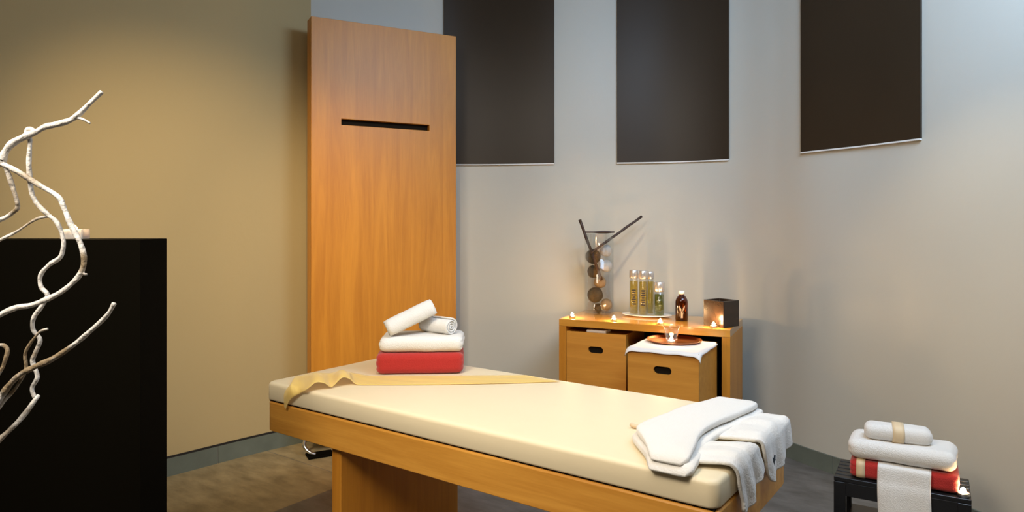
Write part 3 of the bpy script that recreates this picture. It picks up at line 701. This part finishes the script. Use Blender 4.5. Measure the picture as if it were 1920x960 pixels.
rt = folded('folded_towel', 0.385, 0.215, 0.072, M['red_towel'], sl(0.248, 0.125, SH+0.004), SR, 'red folded towel on the slatted stool, bottom of the pile', amp=0.004, seed=11, r=0.022)
# pale band round the red towel
bm = bmesh.new(); bl = [(0.030, 0.0), (0.030, 0.0)]
rd, rh = 0.1085, 0.074
prof = rrect(-rd, rd, -0.001, rh, 0.022, 6)
rings = []
for xx in (-0.165, -0.133):
    rings.append([bm.verts.new((xx, a, b_)) for a, b_ in prof])
for k in range(len(prof)): bm.faces.new((rings[0][k], rings[0][(k+1) % len(prof)], rings[1][(k+1) % len(prof)], rings[1][k]))
bnd = obj('ribbon', bm, M['cream_ribbon'], rt, True, label='cream ribbon around the towel'); solid(bnd, 0.002, 1.0)
wt = folded('folded_towel', 0.388, 0.225, 0.078, M['white_towel'], sl(0.243, 0.125, SH+0.081), SR, 'thick white folded towel on the red towel on the stool', amp=0.009, seed=21, r=0.036, layers=2)
# hanging towel
def hang(s, t_):
    path = [(0.10, SH+0.0765), (0.03, SH+0.0765), (0.012, SH+0.074), (0.004, SH+0.062), (0.0, SH+0.02), (-0.008, SH-0.03), (-0.010, 0.20), (-0.012, 0.13)]
    q = catmull(path, 6); i = min(len(q)-1, round(s*(len(q)-1))); y, z = q[i]
    return (0.165 + 0.185*t_ + 0.004*math.sin(z*12), y - 0.002 + 0.002*math.sin(t_*8+z*9), z)
o = obj('hanging_towel', grid(hang, 42, 16), M['white_towel'], None, True, so, (0, 0, SR)); solid(o, 0.004, 0.0)
tag(o, 'flat white towel hanging down the front of the stool', 'towel')
# rolled towel with ribbon on top
rr = obj('rolled_towel', rbox(0.245, 0.10, 0.066, 0.030, 18, 0.005, 31), M['white_towel'], None, True, sl(0.228, 0.105, SH+0.158), (0, 0, SR+R(5)))
tag(rr, 'small white rolled towel tied with a cream ribbon, topmost on the stool', 'towel')
bm = bmesh.new(); prof = rrect(-0.0525, 0.0525, -0.001, 0.0685, 0.030, 7)
rings = [[bm.verts.new((xx + 0.004*math.sin(b_*40), a, b_)) for a, b_ in prof] for xx in (-0.022, -0.008, 0.006, 0.02)]
for q0, q1 in zip(rings, rings[1:]):
    for k in range(len(prof)): bm.faces.new((q0[k], q0[(k+1) % len(prof)], q1[(k+1) % len(prof)], q1[k]))
bnd = obj('ribbon', bm, M['cream_ribbon'], rr, True, label='cream ribbon tied round the roll'); solid(bnd, 0.002, 1.0)
tealight('tealight', sl(SL-0.026, 0.030, SH+0.0005), 'lit tealight on the right corner of the black stool', 0.5, None, r=0.021, fl=1.3)

# ------------------------------------------------------------------ black counter on the left
bm = bmesh.new(); box(bm, -2.3, -1.055, 1.95, 2.10, 0, 1.386)
ct = obj('black_counter', bm, M['black'], None, bevel=0.002); tag(ct, 'tall matt black counter in the left foreground', 'counter')
hp = Q(141, 440, 2.02)
t = thing('candle_holder', 'square glass candle holder on top of the black counter', 'candle holder', (hp.x, 2.02, 1.3865), R(12))
hs = 0.030; lo = [(rrect(-hs, hs, -hs, hs, 0.005, 3), 0.0), (rrect(-hs, hs, -hs, hs, 0.005, 3), 0.028), (rrect(-hs+0.006, hs-0.006, -hs+0.006, hs-0.006, 0.004, 3), 0.028), (rrect(-hs+0.007, hs-0.007, -hs+0.007, hs-0.007, 0.004, 3), 0.006)]
obj('glass', stack_loops(lo), M['frost'], t, bevel=0.001)
tealight('tealight', (hp.x-0.003, 2.02, 1.3927), 'lit tealight in the glass holder on the black counter', 0.6, None, fl=1.2)

# ------------------------------------------------------------------ white branch
BZ = 1.38
def br(pts, r0, r1, dz0=0.0, dz1=0.0):
    n = len(pts); out = []
    for i, (x, y) in enumerate(pts):
        k = i/(n-1); d = BZ + dz0 + (dz1-dz0)*k
        p = Q(x, y, d); out.append((p.x, p.y, p.z, 0.76*(r0 + (r1-r0)*k)/F*d))
    q = catmull(out, 7)
    return [(a, b_, c, r*(1 + 0.3*noise.noise(Vector((a*40, b_*40, c*40))))) for a, b_, c, r in q]
bm = bmesh.new()
TRK = [(-130, 1735), (-120, 1400), (-105, 1150), (-110, 960), (-85, 800), (-95, 640), (-70, 500), (-50, 400), (-25, 330), (4, 300)]
tube(bm, br(TRK, 17, 8.5), 12)
tube(bm, br([(4,300),(8,288),(22,270),(45,257),(66,248),(84,238),(102,234),(130,226),(150,212),(170,192),(183,180),(191,172)], 9, 5.5), 10)
tube(bm, br([(146,221),(156,224),(169,231)], 3.5, 2.5), 8)
tube(bm, br([(66,250),(60,243),(52,243),(50,254),(56,262),(55,285),(54,310),(57,345),(61,366),(72,385),(92,404),(105,415),(115,435),(119,458),(113,482),(93,496),(76,516),(77,538),(89,554),(77,576),(63,596),(62,618),(75,637),(66,662),(61,678),(70,706),(60,728),(65,745)], 6, 4.5, 0, 0.05), 9)
tube(bm, br([(-25,300),(0,306),(30,320),(70,345),(108,368),(120,390),(130,415),(141,437),(151,457),(157,480),(156,500),(148,517),(133,533),(112,549),(90,560),(60,572),(30,577),(0,590),(-40,612),(-92,640)], 6.5, 6.5, 0, 0), 10)
tube(bm, br([(154,508),(158,514),(163,514)], 4, 3), 8)
tube(bm, br([(214,569),(200,592),(170,620),(140,645),(100,672),(65,688),(38,702),(15,725),(-5,755),(-40,790),(-86,810)], 5, 9, -0.06, 0), 10)
tube(bm, br([(89,617),(76,621),(66,632),(56,645),(47,664),(48,695),(30,727),(8,752),(-20,785),(-86,830)], 3, 4.5, -0.03, 0), 8)
tube(bm, br([(73,741),(65,751),(50,772),(30,795),(0,823),(-30,850),(-100,900)], 4.5, 7, 0.04, 0), 9)
tube(bm, br([(6,303),(14,322),(23,349),(33,384),(26,397),(0,412),(-50,420)], 6, 5, 0, 0.03), 9)
tube(bm, br([(94,406),(76,408),(60,415),(30,435),(0,450),(-75,490)], 3, 3.5, 0.03, 0.03), 8)
tube(bm, br([(-90,660),(-40,650),(0,647),(9,649),(14,658),(8,680),(0,697),(-30,740)], 5, 4.5), 8)
bo = obj('twisted_branch', bm, M['bark'], None, True); tag(bo, 'twisted white-painted branch rising in the left foreground', 'branch')
vb = Q(-130, 1735, BZ)
vz = obj('floor_vase', revolve([(0, 0), (0.10, 0), (0.13, 0.03), (0.15, 0.2), (0.12, 0.4), (0.07, 0.5), (0.08, 0.55), (0.073, 0.55), (0.063, 0.5), (0.11, 0.4), (0.14, 0.2), (0.12, 0.04), (0, 0.02)], 40), M['black'], None, True, (vb.x, vb.y, 0))
tag(vz, 'black floor vase holding the white branch', 'vase')
